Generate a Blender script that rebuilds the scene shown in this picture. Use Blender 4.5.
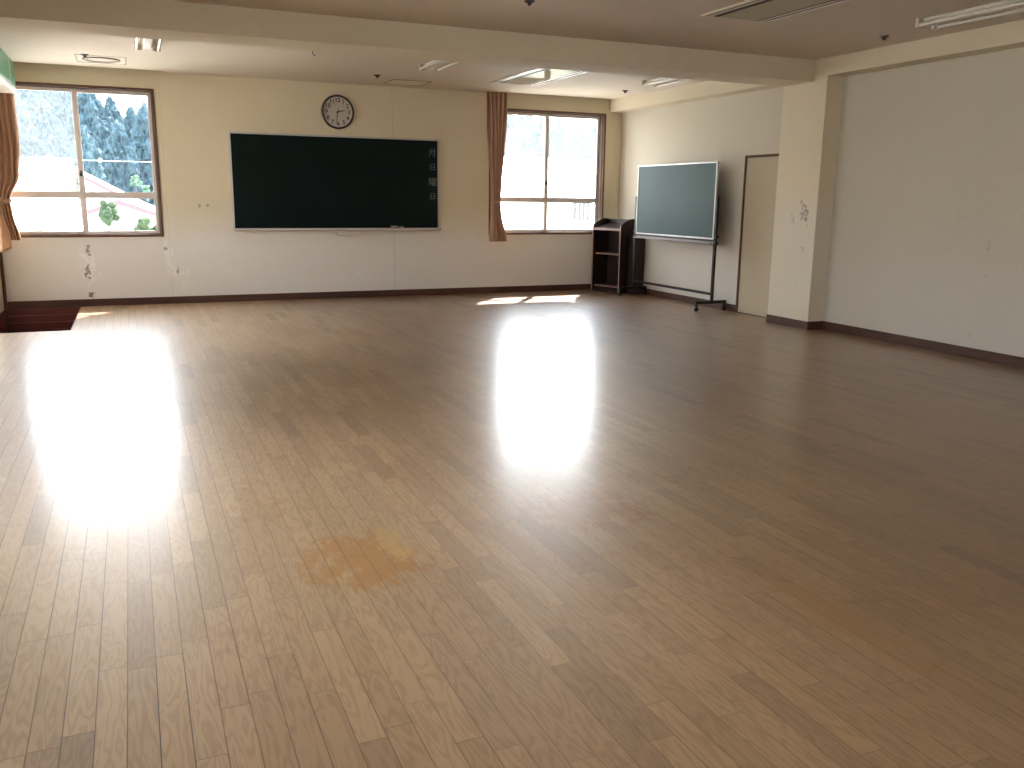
import bpy, bmesh, math, random
from mathutils import Vector, Matrix, noise
random.seed(7)
for o in list(bpy.data.objects):
    bpy.data.objects.remove(o)
S = bpy.context.scene
COL = S.collection

# ------------------------------------------------------------------ camera
YAW, PITCH, ROLL, EYE = math.radians(23.3287), math.radians(11.9803), math.radians(0.6645), 1.335
cy, sy, cp, sp = math.cos(YAW), math.sin(YAW), math.cos(PITCH), math.sin(PITCH)
Fv = Vector((sy*cp, cy*cp, -sp)); r0 = Vector((cy, -sy, 0)); u0 = r0.cross(Fv)
Rv = math.cos(ROLL)*r0 + math.sin(ROLL)*u0
Uv = -math.sin(ROLL)*r0 + math.cos(ROLL)*u0
cam = bpy.data.cameras.new('camera')
camo = bpy.data.objects.new('camera', cam); COL.objects.link(camo)
cam.sensor_fit = 'HORIZONTAL'; cam.sensor_width = 36.0; cam.lens = 874.06/1024*36.0
cam.clip_start = 0.05; cam.clip_end = 2000
m = Matrix.Identity(4)
for i in range(3):
    m[i][0] = Rv[i]; m[i][1] = Uv[i]; m[i][2] = -Fv[i]
m[2][3] = EYE
camo.matrix_world = m
S.camera = camo

# ------------------------------------------------------------------ sky, sun, exposure
S.view_settings.view_transform = 'Standard'
S.view_settings.look = 'None'
S.view_settings.gamma = 1.0
S.view_settings.use_curve_mapping = False
S.view_settings.exposure = 3.95
S.cycles.use_denoising = True
S.cycles.max_bounces = 14
S.cycles.diffuse_bounces = 8
S.cycles.glossy_bounces = 5
S.cycles.transparent_max_bounces = 16
S.cycles.sample_clamp_indirect = 6.0
S.cycles.caustics_reflective = False
S.cycles.caustics_refractive = False

wd = bpy.data.worlds.new('sky'); S.world = wd; wd.use_nodes = True
nt = wd.node_tree; nt.nodes.clear()
wo = nt.nodes.new('ShaderNodeOutputWorld'); bg = nt.nodes.new('ShaderNodeBackground')
tc = nt.nodes.new('ShaderNodeTexCoord'); sx = nt.nodes.new('ShaderNodeSeparateXYZ')
rp = nt.nodes.new('ShaderNodeValToRGB')
rp.color_ramp.elements[0].position = 0.0; rp.color_ramp.elements[0].color = (1.0, 0.99, 0.96, 1)
rp.color_ramp.elements[1].position = 0.75; rp.color_ramp.elements[1].color = (0.66, 0.82, 1.0, 1)
nt.links.new(tc.outputs['Generated'], sx.inputs[0]); nt.links.new(sx.outputs['Z'], rp.inputs[0])
nt.links.new(rp.outputs[0], bg.inputs['Color']); bg.inputs['Strength'].default_value = 1.15
nt.links.new(bg.outputs[0], wo.inputs[0])

sun = bpy.data.lights.new('sun', 'SUN'); sun.energy = 4.0; sun.angle = math.radians(0.6); sun.color = (1.0, 0.93, 0.82)
suno = bpy.data.objects.new('sun', sun); COL.objects.link(suno)
SUND = Vector((-0.44, -0.62, -0.80)).normalized()          # direction the light travels
suno.rotation_euler = SUND.to_track_quat('-Z', 'Y').to_euler()
suno.location = (20, 30, 40)

# ------------------------------------------------------------------ dimensions
D, C, W, WC = 11.71, 2.756, 6.765, 6.553       # back wall, ceiling, right wall, face of column and beam
XL, YF = -1.43, -3.2                           # left wall, wall behind the camera
SOF = 2.586

# ------------------------------------------------------------------ node helpers
def mat(name):
    m = bpy.data.materials.new(name); m.use_nodes = True
    nt = m.node_tree
    return m, nt, nt.nodes['Principled BSDF'], nt.nodes['Material Output']
def N(nt, t, **kw):
    n = nt.nodes.new(t)
    for k, v in kw.items():
        setattr(n, k, v)
    return n
def setv(nt, sock, v):
    if isinstance(v, bpy.types.NodeSocket): nt.links.new(v, sock)
    elif isinstance(v, (tuple, list)) and len(v) == 3 and sock.type == 'RGBA': sock.default_value = (*v, 1)
    else: sock.default_value = v
def MA(nt, op, a, b=0.0, c=0.0, clamp=False):
    n = N(nt, 'ShaderNodeMath', operation=op, use_clamp=clamp)
    setv(nt, n.inputs[0], a); setv(nt, n.inputs[1], b)
    if len(n.inputs) > 2: setv(nt, n.inputs[2], c)
    return n.outputs[0]
def MIX(nt, f, a, b, mode='MIX'):
    n = N(nt, 'ShaderNodeMix', data_type='RGBA', blend_type=mode)
    setv(nt, n.inputs[0], f); setv(nt, n.inputs[6], a); setv(nt, n.inputs[7], b)
    return n.outputs[2]
def OBJ(nt):
    return N(nt, 'ShaderNodeTexCoord').outputs['Object']
def POS(nt):
    return N(nt, 'ShaderNodeNewGeometry').outputs['Position']
def SEP(nt, v):
    n = N(nt, 'ShaderNodeSeparateXYZ'); setv(nt, n.inputs[0], v); return n.outputs
def COMB(nt, x, y, z):
    n = N(nt, 'ShaderNodeCombineXYZ')
    for i, v in enumerate((x, y, z)): setv(nt, n.inputs[i], v)
    return n.outputs[0]
def NOISE(nt, v, scale, detail=3.0, rough=0.5, dist=0.0):
    n = N(nt, 'ShaderNodeTexNoise'); setv(nt, n.inputs['Vector'], v)
    n.inputs['Scale'].default_value = scale; n.inputs['Detail'].default_value = detail
    n.inputs['Roughness'].default_value = rough; n.inputs['Distortion'].default_value = dist
    return n.outputs['Fac']
def RAMP(nt, f, a, b):
    n = N(nt, 'ShaderNodeMapRange', interpolation_type='SMOOTHSTEP'); setv(nt, n.inputs[0], f)
    n.inputs[1].default_value = a; n.inputs[2].default_value = b
    return n.outputs[0]
def BUMP(nt, h, strength, dist=0.01):
    n = N(nt, 'ShaderNodeBump'); n.inputs['Strength'].default_value = strength; n.inputs['Distance'].default_value = dist
    setv(nt, n.inputs['Height'], h); return n.outputs[0]

def simple(name, col, rough=0.5, metal=0.0, var=0.08, scale=8.0, spec=0.5, bump=0.0):
    m, nt, b, o = mat(name)
    f = NOISE(nt, OBJ(nt), scale, 4)
    lo = tuple(max(0, c*(1-var)) for c in col); hi = tuple(min(1, c*(1+var)) for c in col)
    setv(nt, b.inputs['Base Color'], MIX(nt, f, lo, hi))
    b.inputs['Roughness'].default_value = rough; b.inputs['Metallic'].default_value = metal
    b.inputs['Specular IOR Level'].default_value = spec
    if bump: setv(nt, b.inputs['Normal'], BUMP(nt, NOISE(nt, OBJ(nt), scale*12, 3), bump, 0.002))
    return m

def woodmat(name, lo, hi, axis='z', rough=0.4):
    m, nt, b, o = mat(name)
    s = SEP(nt, OBJ(nt))
    sc = {'x': (1.2, 14, 14), 'y': (14, 1.2, 14), 'z': (14, 14, 1.2)}[axis]
    v = COMB(nt, MA(nt, 'MULTIPLY', s[0], sc[0]), MA(nt, 'MULTIPLY', s[1], sc[1]), MA(nt, 'MULTIPLY', s[2], sc[2]))
    f = NOISE(nt, v, 2.0, 5, 0.6, 0.6)
    setv(nt, b.inputs['Base Color'], MIX(nt, RAMP(nt, f, 0.25, 0.75), lo, hi))
    b.inputs['Roughness'].default_value = rough
    return m

WALLC = (0.68, 0.60, 0.44)
def wallmat(name, base, stains=(), plane='xz', line=None, joints=()):
    """painted plaster; stains are (u, v, ru, rv, colour, threshold, strength) blots and scrapes"""
    m, nt, b, o = mat(name)
    p = OBJ(nt); s = SEP(nt, p)
    f = NOISE(nt, p, 1.3, 4, 0.6)
    col = MIX(nt, f, tuple(c*0.95 for c in base), tuple(min(1, c*1.05) for c in base))
    su = s[0] if plane == 'xz' else s[1]
    sv = s[2]
    if line is not None:        # lower part of the wall blended to a greyer white
        zz, colr, soft = line
        wob = MA(nt, 'MULTIPLY', MA(nt, 'SUBTRACT', NOISE(nt, p, 2.0, 2), 0.5), 0.25)
        col = MIX(nt, RAMP(nt, MA(nt, 'ADD', sv, wob), zz + soft, zz - soft), col, colr)
    for (u, v, ru, rv, c, th, st) in stains:
        du = MA(nt, 'DIVIDE', MA(nt, 'SUBTRACT', su, u), ru); dv = MA(nt, 'DIVIDE', MA(nt, 'SUBTRACT', sv, v), rv)
        d2 = MA(nt, 'ADD', MA(nt, 'MULTIPLY', du, du), MA(nt, 'MULTIPLY', dv, dv))
        n1 = NOISE(nt, p, 16.0, 4, 0.65)
        k = RAMP(nt, MA(nt, 'SUBTRACT', n1, MA(nt, 'MULTIPLY', d2, 0.22)), th, th + 0.09)
        col = MIX(nt, MA(nt, 'MULTIPLY', k, st), col, c)
    for (ax, pos, wdt, st) in joints:   # hairline joints in the boards
        e = MA(nt, 'ABSOLUTE', MA(nt, 'SUBTRACT', su if ax == 'u' else sv, pos))
        k = MA(nt, 'LESS_THAN', e, wdt)
        col = MIX(nt, MA(nt, 'MULTIPLY', k, st), col, tuple(c*0.55 for c in base))
    setv(nt, b.inputs['Base Color'], col)
    b.inputs['Roughness'].default_value = 0.85
    b.inputs['Specular IOR Level'].default_value = 0.25
    setv(nt, b.inputs['Normal'], BUMP(nt, NOISE(nt, p, 60, 3), 0.12, 0.004))
    return m

def floormat():
    m, nt, b, o = mat('oak strip floor')
    p = OBJ(nt); s = SEP(nt, p); X, Y = s[0], s[1]
    wb = 0.0755
    xr = MA(nt, 'DIVIDE', MA(nt, 'ADD', X, 0.0253), wb)
    row = MA(nt, 'FLOOR', xr); fx = MA(nt, 'FRACT', xr)
    wn = N(nt, 'ShaderNodeTexWhiteNoise', noise_dimensions='1D'); setv(nt, wn.inputs['W'], row)
    roff = MA(nt, 'MULTIPLY', wn.outputs['Value'], 7.3)
    yr = MA(nt, 'DIVIDE', MA(nt, 'ADD', Y, roff), 0.62)
    seg = MA(nt, 'FLOOR', yr); fy = MA(nt, 'FRACT', yr)
    wn2 = N(nt, 'ShaderNodeTexWhiteNoise', noise_dimensions='2D'); setv(nt, wn2.inputs['Vector'], COMB(nt, row, seg, 0))
    rnd = wn2.outputs['Value']; rc = SEP(nt, wn2.outputs['Color'])
    # grain, different on each strip
    gv = COMB(nt, MA(nt, 'ADD', MA(nt, 'MULTIPLY', X, 17.0), MA(nt, 'MULTIPLY', rnd, 37.0)),
              MA(nt, 'ADD', MA(nt, 'MULTIPLY', Y, 2.6), MA(nt, 'MULTIPLY', rc[0], 53.0)), 0.0)
    g1 = NOISE(nt, gv, 1.0, 2.0, 0.5, 0.3)
    rings = MA(nt, 'FRACT', MA(nt, 'MULTIPLY', g1, 9.0))
    rings = RAMP(nt, MA(nt, 'ABSOLUTE', MA(nt, 'SUBTRACT', rings, 0.5)), 0.12, 0.5)
    pores = NOISE(nt, COMB(nt, MA(nt, 'MULTIPLY', X, 260.0), MA(nt, 'MULTIPLY', Y, 9.0), rnd), 1.0, 3.0, 0.6)
    ca = MIX(nt, rc[1], (0.500, 0.330, 0.180), (0.590, 0.398, 0.224))
    ca = MIX(nt, RAMP(nt, rc[2], 0.70, 1.15), ca, (0.35, 0.235, 0.135))
    ca = MIX(nt, RAMP(nt, rnd, 0.82, 1.15), ca, (0.62, 0.41, 0.21))
    dk = MIX(nt, 1.0, ca, (0.66, 0.60, 0.54), 'MULTIPLY')
    col = MIX(nt, MA(nt, 'MULTIPLY', rings, 0.5), ca, dk)
    col = MIX(nt, MA(nt, 'MULTIPLY', RAMP(nt, pores, 0.52, 0.75), 0.40), col, dk)
    # worn, orange patches where the varnish has gone
    for (u, v, ru, rv, c, th, st) in STAINS:
        du = MA(nt, 'DIVIDE', MA(nt, 'SUBTRACT', X, u), ru); dv = MA(nt, 'DIVIDE', MA(nt, 'SUBTRACT', Y, v), rv)
        d2 = MA(nt, 'ADD', MA(nt, 'MULTIPLY', du, du), MA(nt, 'MULTIPLY', dv, dv))
        n1 = MA(nt, 'ADD', MA(nt, 'MULTIPLY', NOISE(nt, p, 9.0, 5, 0.72), 0.6), MA(nt, 'MULTIPLY', NOISE(nt, COMB(nt, MA(nt, 'MULTIPLY', X, 60.0), MA(nt, 'MULTIPLY', Y, 14.0), rnd), 1.0, 4, 0.7), 0.4))
        k = RAMP(nt, MA(nt, 'SUBTRACT', n1, MA(nt, 'MULTIPLY', d2, 0.16)), th, th + 0.12)
        col = MIX(nt, MA(nt, 'MULTIPLY', k, st), col, c)
    # large tonal drift: light fall-off painted in, darker redder varnish to the right
    falloff = MA(nt, 'ADD', X, MA(nt, 'MULTIPLY', MA(nt, 'SUBTRACT', NOISE(nt, p, 0.8, 4, 0.6), 0.5), 2.4))
    dimmed = MIX(nt, 1.0, col, (0.43, 0.345, 0.26), 'MULTIPLY')
    col = MIX(nt, RAMP(nt, falloff, 0.2, 3.4), col, dimmed)
    big = NOISE(nt, p, 0.45, 3, 0.6)
    col = MIX(nt, MA(nt, 'MULTIPLY', RAMP(nt, big, 0.4, 0.75), 0.22), col, (0.38, 0.225, 0.105))
    # seams
    ex = MA(nt, 'MINIMUM', fx, MA(nt, 'SUBTRACT', 1.0, fx))
    ey = MA(nt, 'MINIMUM', fy, MA(nt, 'SUBTRACT', 1.0, fy))
    seam = MA(nt, 'MAXIMUM', MA(nt, 'LESS_THAN', ex, 0.021), MA(nt, 'MULTIPLY', MA(nt, 'LESS_THAN', ey, 0.0026), 0.75))
    col = MIX(nt, MA(nt, 'MULTIPLY', seam, MA(nt, 'ADD', MA(nt, 'MULTIPLY', RAMP(nt, X, 0.45, -0.05), 0.35), MA(nt, 'ADD', 0.22, MA(nt, 'MULTIPLY', rc[0], 0.42)))), col, (0.035, 0.022, 0.014))
    setv(nt, b.inputs['Base Color'], col)
    scuff = NOISE(nt, COMB(nt, MA(nt, 'MULTIPLY', X, 2.0), MA(nt, 'MULTIPLY', Y, 1.0), rnd), 1.5, 4, 0.6)
    b.inputs['Roughness'].default_value = 0.46; b.inputs['Specular IOR Level'].default_value = 0.9
    b.inputs['Coat Weight'].default_value = 0.75; b.inputs['Coat IOR'].default_value = 1.5
    setv(nt, b.inputs['Coat Roughness'], MA(nt, 'ADD', FLOOR_ROUGH, MA(nt, 'MULTIPLY', scuff, 0.08)))
    b.inputs['IOR'].default_value = 1.5
    hgt = MA(nt, 'SUBTRACT', MA(nt, 'ADD', MA(nt, 'MULTIPLY', NOISE(nt, p, 7.0, 2), 0.25), MA(nt, 'MULTIPLY', rnd, 0.03)), MA(nt, 'MULTIPLY', seam, 0.6))
    setv(nt, b.inputs['Normal'], BUMP(nt, hgt, 0.10, 0.004))
    return m
OR = (0.46, 0.22, 0.05)
STAINS = [(0.72, 3.05, 0.26, 0.34, OR, 0.355, 0.9), (0.86, 3.15, 0.08, 0.20, (0.62, 0.40, 0.15), 0.38, 0.7), (0.42, 3.7, 0.25, 0.40, OR, 0.47, 0.6),
          (0.62, 4.5, 0.30, 0.40, OR, 0.50, 0.5), (1.75, 3.2, 0.35, 0.30, (0.40, 0.17, 0.05), 0.37, 0.75),
          (0.25, 2.55, 0.3, 0.3, (0.36, 0.20, 0.08), 0.48, 0.5), (2.05, 2.0, 0.12, 0.55, (0.50, 0.29, 0.105), 0.37, 0.75),
          (2.6, 6.2, 0.9, 0.7, (0.36, 0.20, 0.095), 0.46, 0.3), (1.3, 7.2, 0.9, 0.8, (0.38, 0.24, 0.125), 0.47, 0.35)]
FLOOR_ROUGH = 0.19

def glassmat(name, veil, tint=(1, 1, 1), veilc=(1.0, 1.0, 1.0)):
    """window pane: clear, mirror-like at a slant, with a film of dust that scatters the daylight"""
    m = bpy.data.materials.new(name); m.use_nodes = True; nt = m.node_tree; nt.nodes.clear()
    o = N(nt, 'ShaderNodeOutputMaterial')
    tr = N(nt, 'ShaderNodeBsdfTransparent'); tr.inputs[0].default_value = (*tint, 1)
    tl = N(nt, 'ShaderNodeBsdfTranslucent'); tl.inputs[0].default_value = (*veilc, 1)
    gl = N(nt, 'ShaderNodeBsdfGlossy'); gl.inputs['Roughness'].default_value = 0.02
    fr = N(nt, 'ShaderNodeFresnel'); fr.inputs['IOR'].default_value = 1.45
    a = N(nt, 'ShaderNodeMixShader'); b = N(nt, 'ShaderNodeMixShader')
    f = NOISE(nt, OBJ(nt), 3.0, 3)
    setv(nt, a.inputs[0], MA(nt, 'MULTIPLY', MA(nt, 'ADD', 0.7, MA(nt, 'MULTIPLY', f, 0.6)), veil))
    nt.links.new(tr.outputs[0], a.inputs[1]); nt.links.new(tl.outputs[0], a.inputs[2])
    setv(nt, b.inputs[0], MA(nt, 'MULTIPLY', fr.outputs[0], 0.6))
    nt.links.new(a.outputs[0], b.inputs[1]); nt.links.new(gl.outputs[0], b.inputs[2])
    nt.links.new(b.outputs[0], o.inputs[0])
    return m

def clothmat(name, col, trans=0.25):
    m, nt, b, o = mat(name)
    s = SEP(nt, OBJ(nt))
    f = NOISE(nt, OBJ(nt), 90, 2)
    c = MIX(nt, f, tuple(x*0.88 for x in col), tuple(min(1, x*1.1) for x in col))
    setv(nt, b.inputs['Base Color'], c); b.inputs['Roughness'].default_value = 0.9
    b.inputs['Specular IOR Level'].default_value = 0.1
    tl = N(nt, 'ShaderNodeBsdfTranslucent'); setv(nt, tl.inputs[0], c)
    mx = N(nt, 'ShaderNodeMixShader'); mx.inputs[0].default_value = trans
    nt.links.new(b.outputs[0], mx.inputs[1]); nt.links.new(tl.outputs[0], mx.inputs[2])
    nt.links.new(mx.outputs[0], o.inputs[0])
    return m

def leafmat(name, lo, hi):
    m, nt, b, o = mat(name)
    p = OBJ(nt)
    f = NOISE(nt, p, 2.2, 5, 0.7); f2 = NOISE(nt, p, 9.0, 3, 0.7)
    k = RAMP(nt, MA(nt, 'ADD', MA(nt, 'MULTIPLY', f, 0.6), MA(nt, 'MULTIPLY', f2, 0.4)), 0.32, 0.68)
    setv(nt, b.inputs['Base Color'], MIX(nt, k, lo, hi)); b.inputs['Roughness'].default_value = 0.8
    b.inputs['Specular IOR Level'].default_value = 0.15
    setv(nt, b.inputs['Normal'], BUMP(nt, f2, 0.9, 0.5))
    return m

# ------------------------------------------------------------------ materials
LOWW = (0.80, 0.775, 0.74)
GREY = (0.17, 0.155, 0.15); PATCH = (0.90, 0.89, 0.86)
M = {}
M['wall_back'] = wallmat('back wall paint', WALLC, [
    (-0.50, 0.45, 0.13, 0.42, PATCH, 0.42, 0.75), (-0.50, 0.68, 0.05, 0.10, GREY, 0.43, 0.8), (-0.52, 0.40, 0.05, 0.14, GREY, 0.43, 0.9),
    (-0.50, 0.14, 0.07, 0.05, GREY, 0.42, 0.9), (0.40, 0.62, 0.10, 0.22, PATCH, 0.42, 0.7), (0.44, 0.42, 0.10, 0.10, PATCH, 0.40, 0.7),
    (0.49, 0.42, 0.03, 0.07, GREY, 0.42, 0.8), (0.38, 0.68, 0.06, 0.04, GREY, 0.50, 0.6), (0.57, 0.30, 0.16, 0.25, PATCH, 0.47, 0.5),
    (0.80, 1.21, 0.03, 0.05, GREY, 0.44, 0.55), (0.89, 1.21, 0.03, 0.04, GREY, 0.46, 0.5), (1.15, 0.35, 0.18, 0.2, PATCH, 0.50, 0.35),
    (1.45, 0.30, 0.25, 0.25, PATCH, 0.52, 0.3), (2.6, 0.3, 0.5, 0.2, PATCH, 0.54, 0.25)],
    'xz', (0.95, LOWW, 0.35), [('u', 3.28, 0.004, 0.4), ('u', 0.42, 0.003, 0.3)])
M['wall_right'] = wallmat('right wall paint', (0.555, 0.51, 0.415), [
    (5.76, 0.93, 0.04, 0.03, GREY, 0.50, 0.5), (5.36, 0.72, 0.10, 0.03, GREY, 0.50, 0.4), (5.37, 0.98, 0.02, 0.06, GREY, 0.46, 0.4),
    (5.45, 0.18, 0.04, 0.04, GREY, 0.48, 0.4), (10.2, 0.2, 0.5, 0.15, GREY, 0.58, 0.25), (5.7, 1.35, 0.3, 0.45, (0.50, 0.46, 0.40), 0.52, 0.25)],
    'yz', (0.9, (0.585, 0.555, 0.495), 0.5), [('v', 1.62, 0.004, 0.10)])
M['column'] = wallmat('column paint', (0.68, 0.60, 0.45), [
    (7.47, 1.24, 0.08, 0.17, GREY, 0.43, 0.5), (7.40, 1.20, 0.04, 0.14, GREY, 0.40, 0.6), (7.42, 0.84, 0.04, 0.06, GREY, 0.38, 0.55),
    (7.62, 1.18, 0.08, 0.12, GREY, 0.48, 0.45), (7.5, 0.5, 0.2, 0.4, GREY, 0.60, 0.25)], 'yz', (1.32, (0.67, 0.615, 0.50), 0.12))
M['wall_plain'] = wallmat('side wall paint', (0.66, 0.60, 0.49))
M['beam'] = wallmat('beam paint', (0.66, 0.585, 0.44))
M['ceiling'] = wallmat('ceiling board', (0.64, 0.565, 0.465))
M['ceil_fit'] = simple('ceiling fitting white', (0.66, 0.60, 0.50), 0.45, var=0.04)
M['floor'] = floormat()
M['brown'] = woodmat('dark brown baseboard', (0.045, 0.016, 0.009), (0.085, 0.029, 0.015), 'x', 0.55)
M['browny'] = woodmat('dark brown trim along the side', (0.045, 0.016, 0.009), (0.085, 0.029, 0.015), 'y', 0.55)
M['casing'] = woodmat('brown window casing', (0.085, 0.038, 0.020), (0.14, 0.068, 0.038), 'z', 0.8)
M['pit'] = woodmat('dark red stained boards', (0.07, 0.016, 0.012), (0.16, 0.030, 0.020), 'x', 0.45)
M['alu'] = simple('anodised aluminium', (0.66, 0.60, 0.56), 0.5, 0.0, var=0.03)
M['jamb'] = simple('brown grey jamb', (0.13, 0.10, 0.085), 0.7, spec=0.2)
M['alu_bright'] = simple('bright aluminium trim', (0.50, 0.50, 0.485), 0.35, 0.45, var=0.03)
M['glass_a'] = glassmat('window pane with a thin film of dust', 0.0015)
M['glass_b'] = glassmat('window pane with insect screen and dust', 0.034)
M['glass_c'] = glassmat('dusty window pane', 0.045)
M['glass_e'] = glassmat('lightly dusted lower pane', 0.006)
M['glass_d'] = glassmat('clear side pane', 0.02)
M['board'] = simple('dark green chalkboard', (0.0045, 0.0105, 0.0095), 0.75, var=0.35, scale=2.0, spec=0.12)
M['board2'] = simple('green chalkboard', (0.031, 0.068, 0.067), 0.6, var=0.14, scale=2.0, spec=0.25)
M['chalk'] = simple('white chalk lettering', (0.16, 0.17, 0.165), 0.9, var=0.6, scale=40)
M['tray'] = simple('grey tray metal', (0.22, 0.19, 0.18), 0.5)
M['steel'] = simple('dark painted steel', (0.016, 0.012, 0.012), 0.5, spec=0.3)
M['rubber'] = simple('black rubber', (0.015, 0.014, 0.014), 0.6)
M['lectern'] = woodmat('dark mahogany laminate', (0.014, 0.006, 0.006), (0.030, 0.011, 0.010), 'z', 0.5)
M['edge'] = simple('worn pale laminate edge', (0.26, 0.17, 0.145), 0.4)
M['door'] = wallmat('cream door paint', (0.50, 0.43, 0.315))
M['curtain'] = clothmat('brown curtain cloth', (0.54, 0.36, 0.255), 0.12)
M['curtain2'] = clothmat('pale brown curtain cloth', (0.62, 0.45, 0.32), 0.5)
M['white'] = simple('white enamel', (0.66, 0.62, 0.53), 0.4, var=0.03)
M['tube'] = simple('unlit fluorescent tube', (0.70, 0.68, 0.60), 0.2, var=0.02)
M['dark'] = simple('dark slot', (0.02, 0.018, 0.016), 0.7)
def panelmat():
    m, nt, b, o = mat('glossy intake panel')
    b.inputs['Base Color'].default_value = (0.50, 0.46, 0.36, 1); b.inputs['Roughness'].default_value = 0.8; b.inputs['Specular IOR Level'].default_value = 0.0
    g = N(nt, 'ShaderNodeBsdfGlossy'); g.inputs['Roughness'].default_value = 0.04; g.inputs[0].default_value = (0.93, 1.0, 0.80, 1)
    x = N(nt, 'ShaderNodeMixShader'); setv(nt, x.inputs[0], MA(nt, 'ADD', 0.03, MA(nt, 'MULTIPLY', NOISE(nt, OBJ(nt), 5.0, 2), 0.02)))
    nt.links.new(b.outputs[0], x.inputs[1]); nt.links.new(g.outputs[0], x.inputs[2]); nt.links.new(x.outputs[0], o.inputs[0])
    return m
M['panel_gloss'] = panelmat()
M['hatch'] = simple('tan hatch edging', (0.27, 0.21, 0.15), 0.6)
M['sensor'] = simple('dark brass sprinkler metal', (0.05, 0.042, 0.036), 0.4, 0.5)
M['green'] = simple('green board', (0.035, 0.30, 0.16), 0.3, var=0.15)
M['black'] = simple('black clock plastic', (0.022, 0.017, 0.013), 0.35)
M['dial'] = simple('clock face white', (0.52, 0.48, 0.43), 0.5, var=0.02)
M['felt'] = simple('grey eraser felt', (0.10, 0.09, 0.085), 0.9)
M['eraser'] = simple('tan eraser back', (0.42, 0.33, 0.25), 0.6)
M['red'] = simple('red plastic', (0.35, 0.05, 0.03), 0.5)
M['concrete'] = simple('pale sunlit gravel', (0.52, 0.50, 0.46), 0.9, var=0.12, scale=0.6)
M['hill'] = simple('forest floor', (0.006, 0.015, 0.016), 0.95, var=0.4, scale=0.3)
M['roof'] = simple('pale metal roofing', (0.62, 0.62, 0.62), 0.5, var=0.06)
M['fascia'] = simple('faded red fascia', (0.26, 0.022, 0.028), 0.6)
M['render'] = simple('white house render', (0.80, 0.78, 0.74), 0.85, var=0.05)
M['blue_dark'] = simple('blue grey slats', (0.005, 0.009, 0.014), 0.6)
M['leaf_haze'] = leafmat('cedar foliage', (0.024, 0.052, 0.072), (0.075, 0.130, 0.148))  # blue of distant haze put into the leaf colour
M['leaf_green'] = leafmat('broadleaf foliage', (0.022, 0.062, 0.066), (0.080, 0.160, 0.140))  # green shifted towards the same haze blue
M['leaf_shrub'] = leafmat('shrub foliage', (0.012, 0.032, 0.016), (0.045, 0.075, 0.030))
M['leaf_pale'] = leafmat('pale shrub foliage', (0.035, 0.085, 0.055), (0.11, 0.19, 0.12))
M['bark'] = simple('bark', (0.06, 0.045, 0.035), 0.9, var=0.3)
M['cable'] = simple('grey cable', (0.35, 0.38, 0.42), 0.6)

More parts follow.
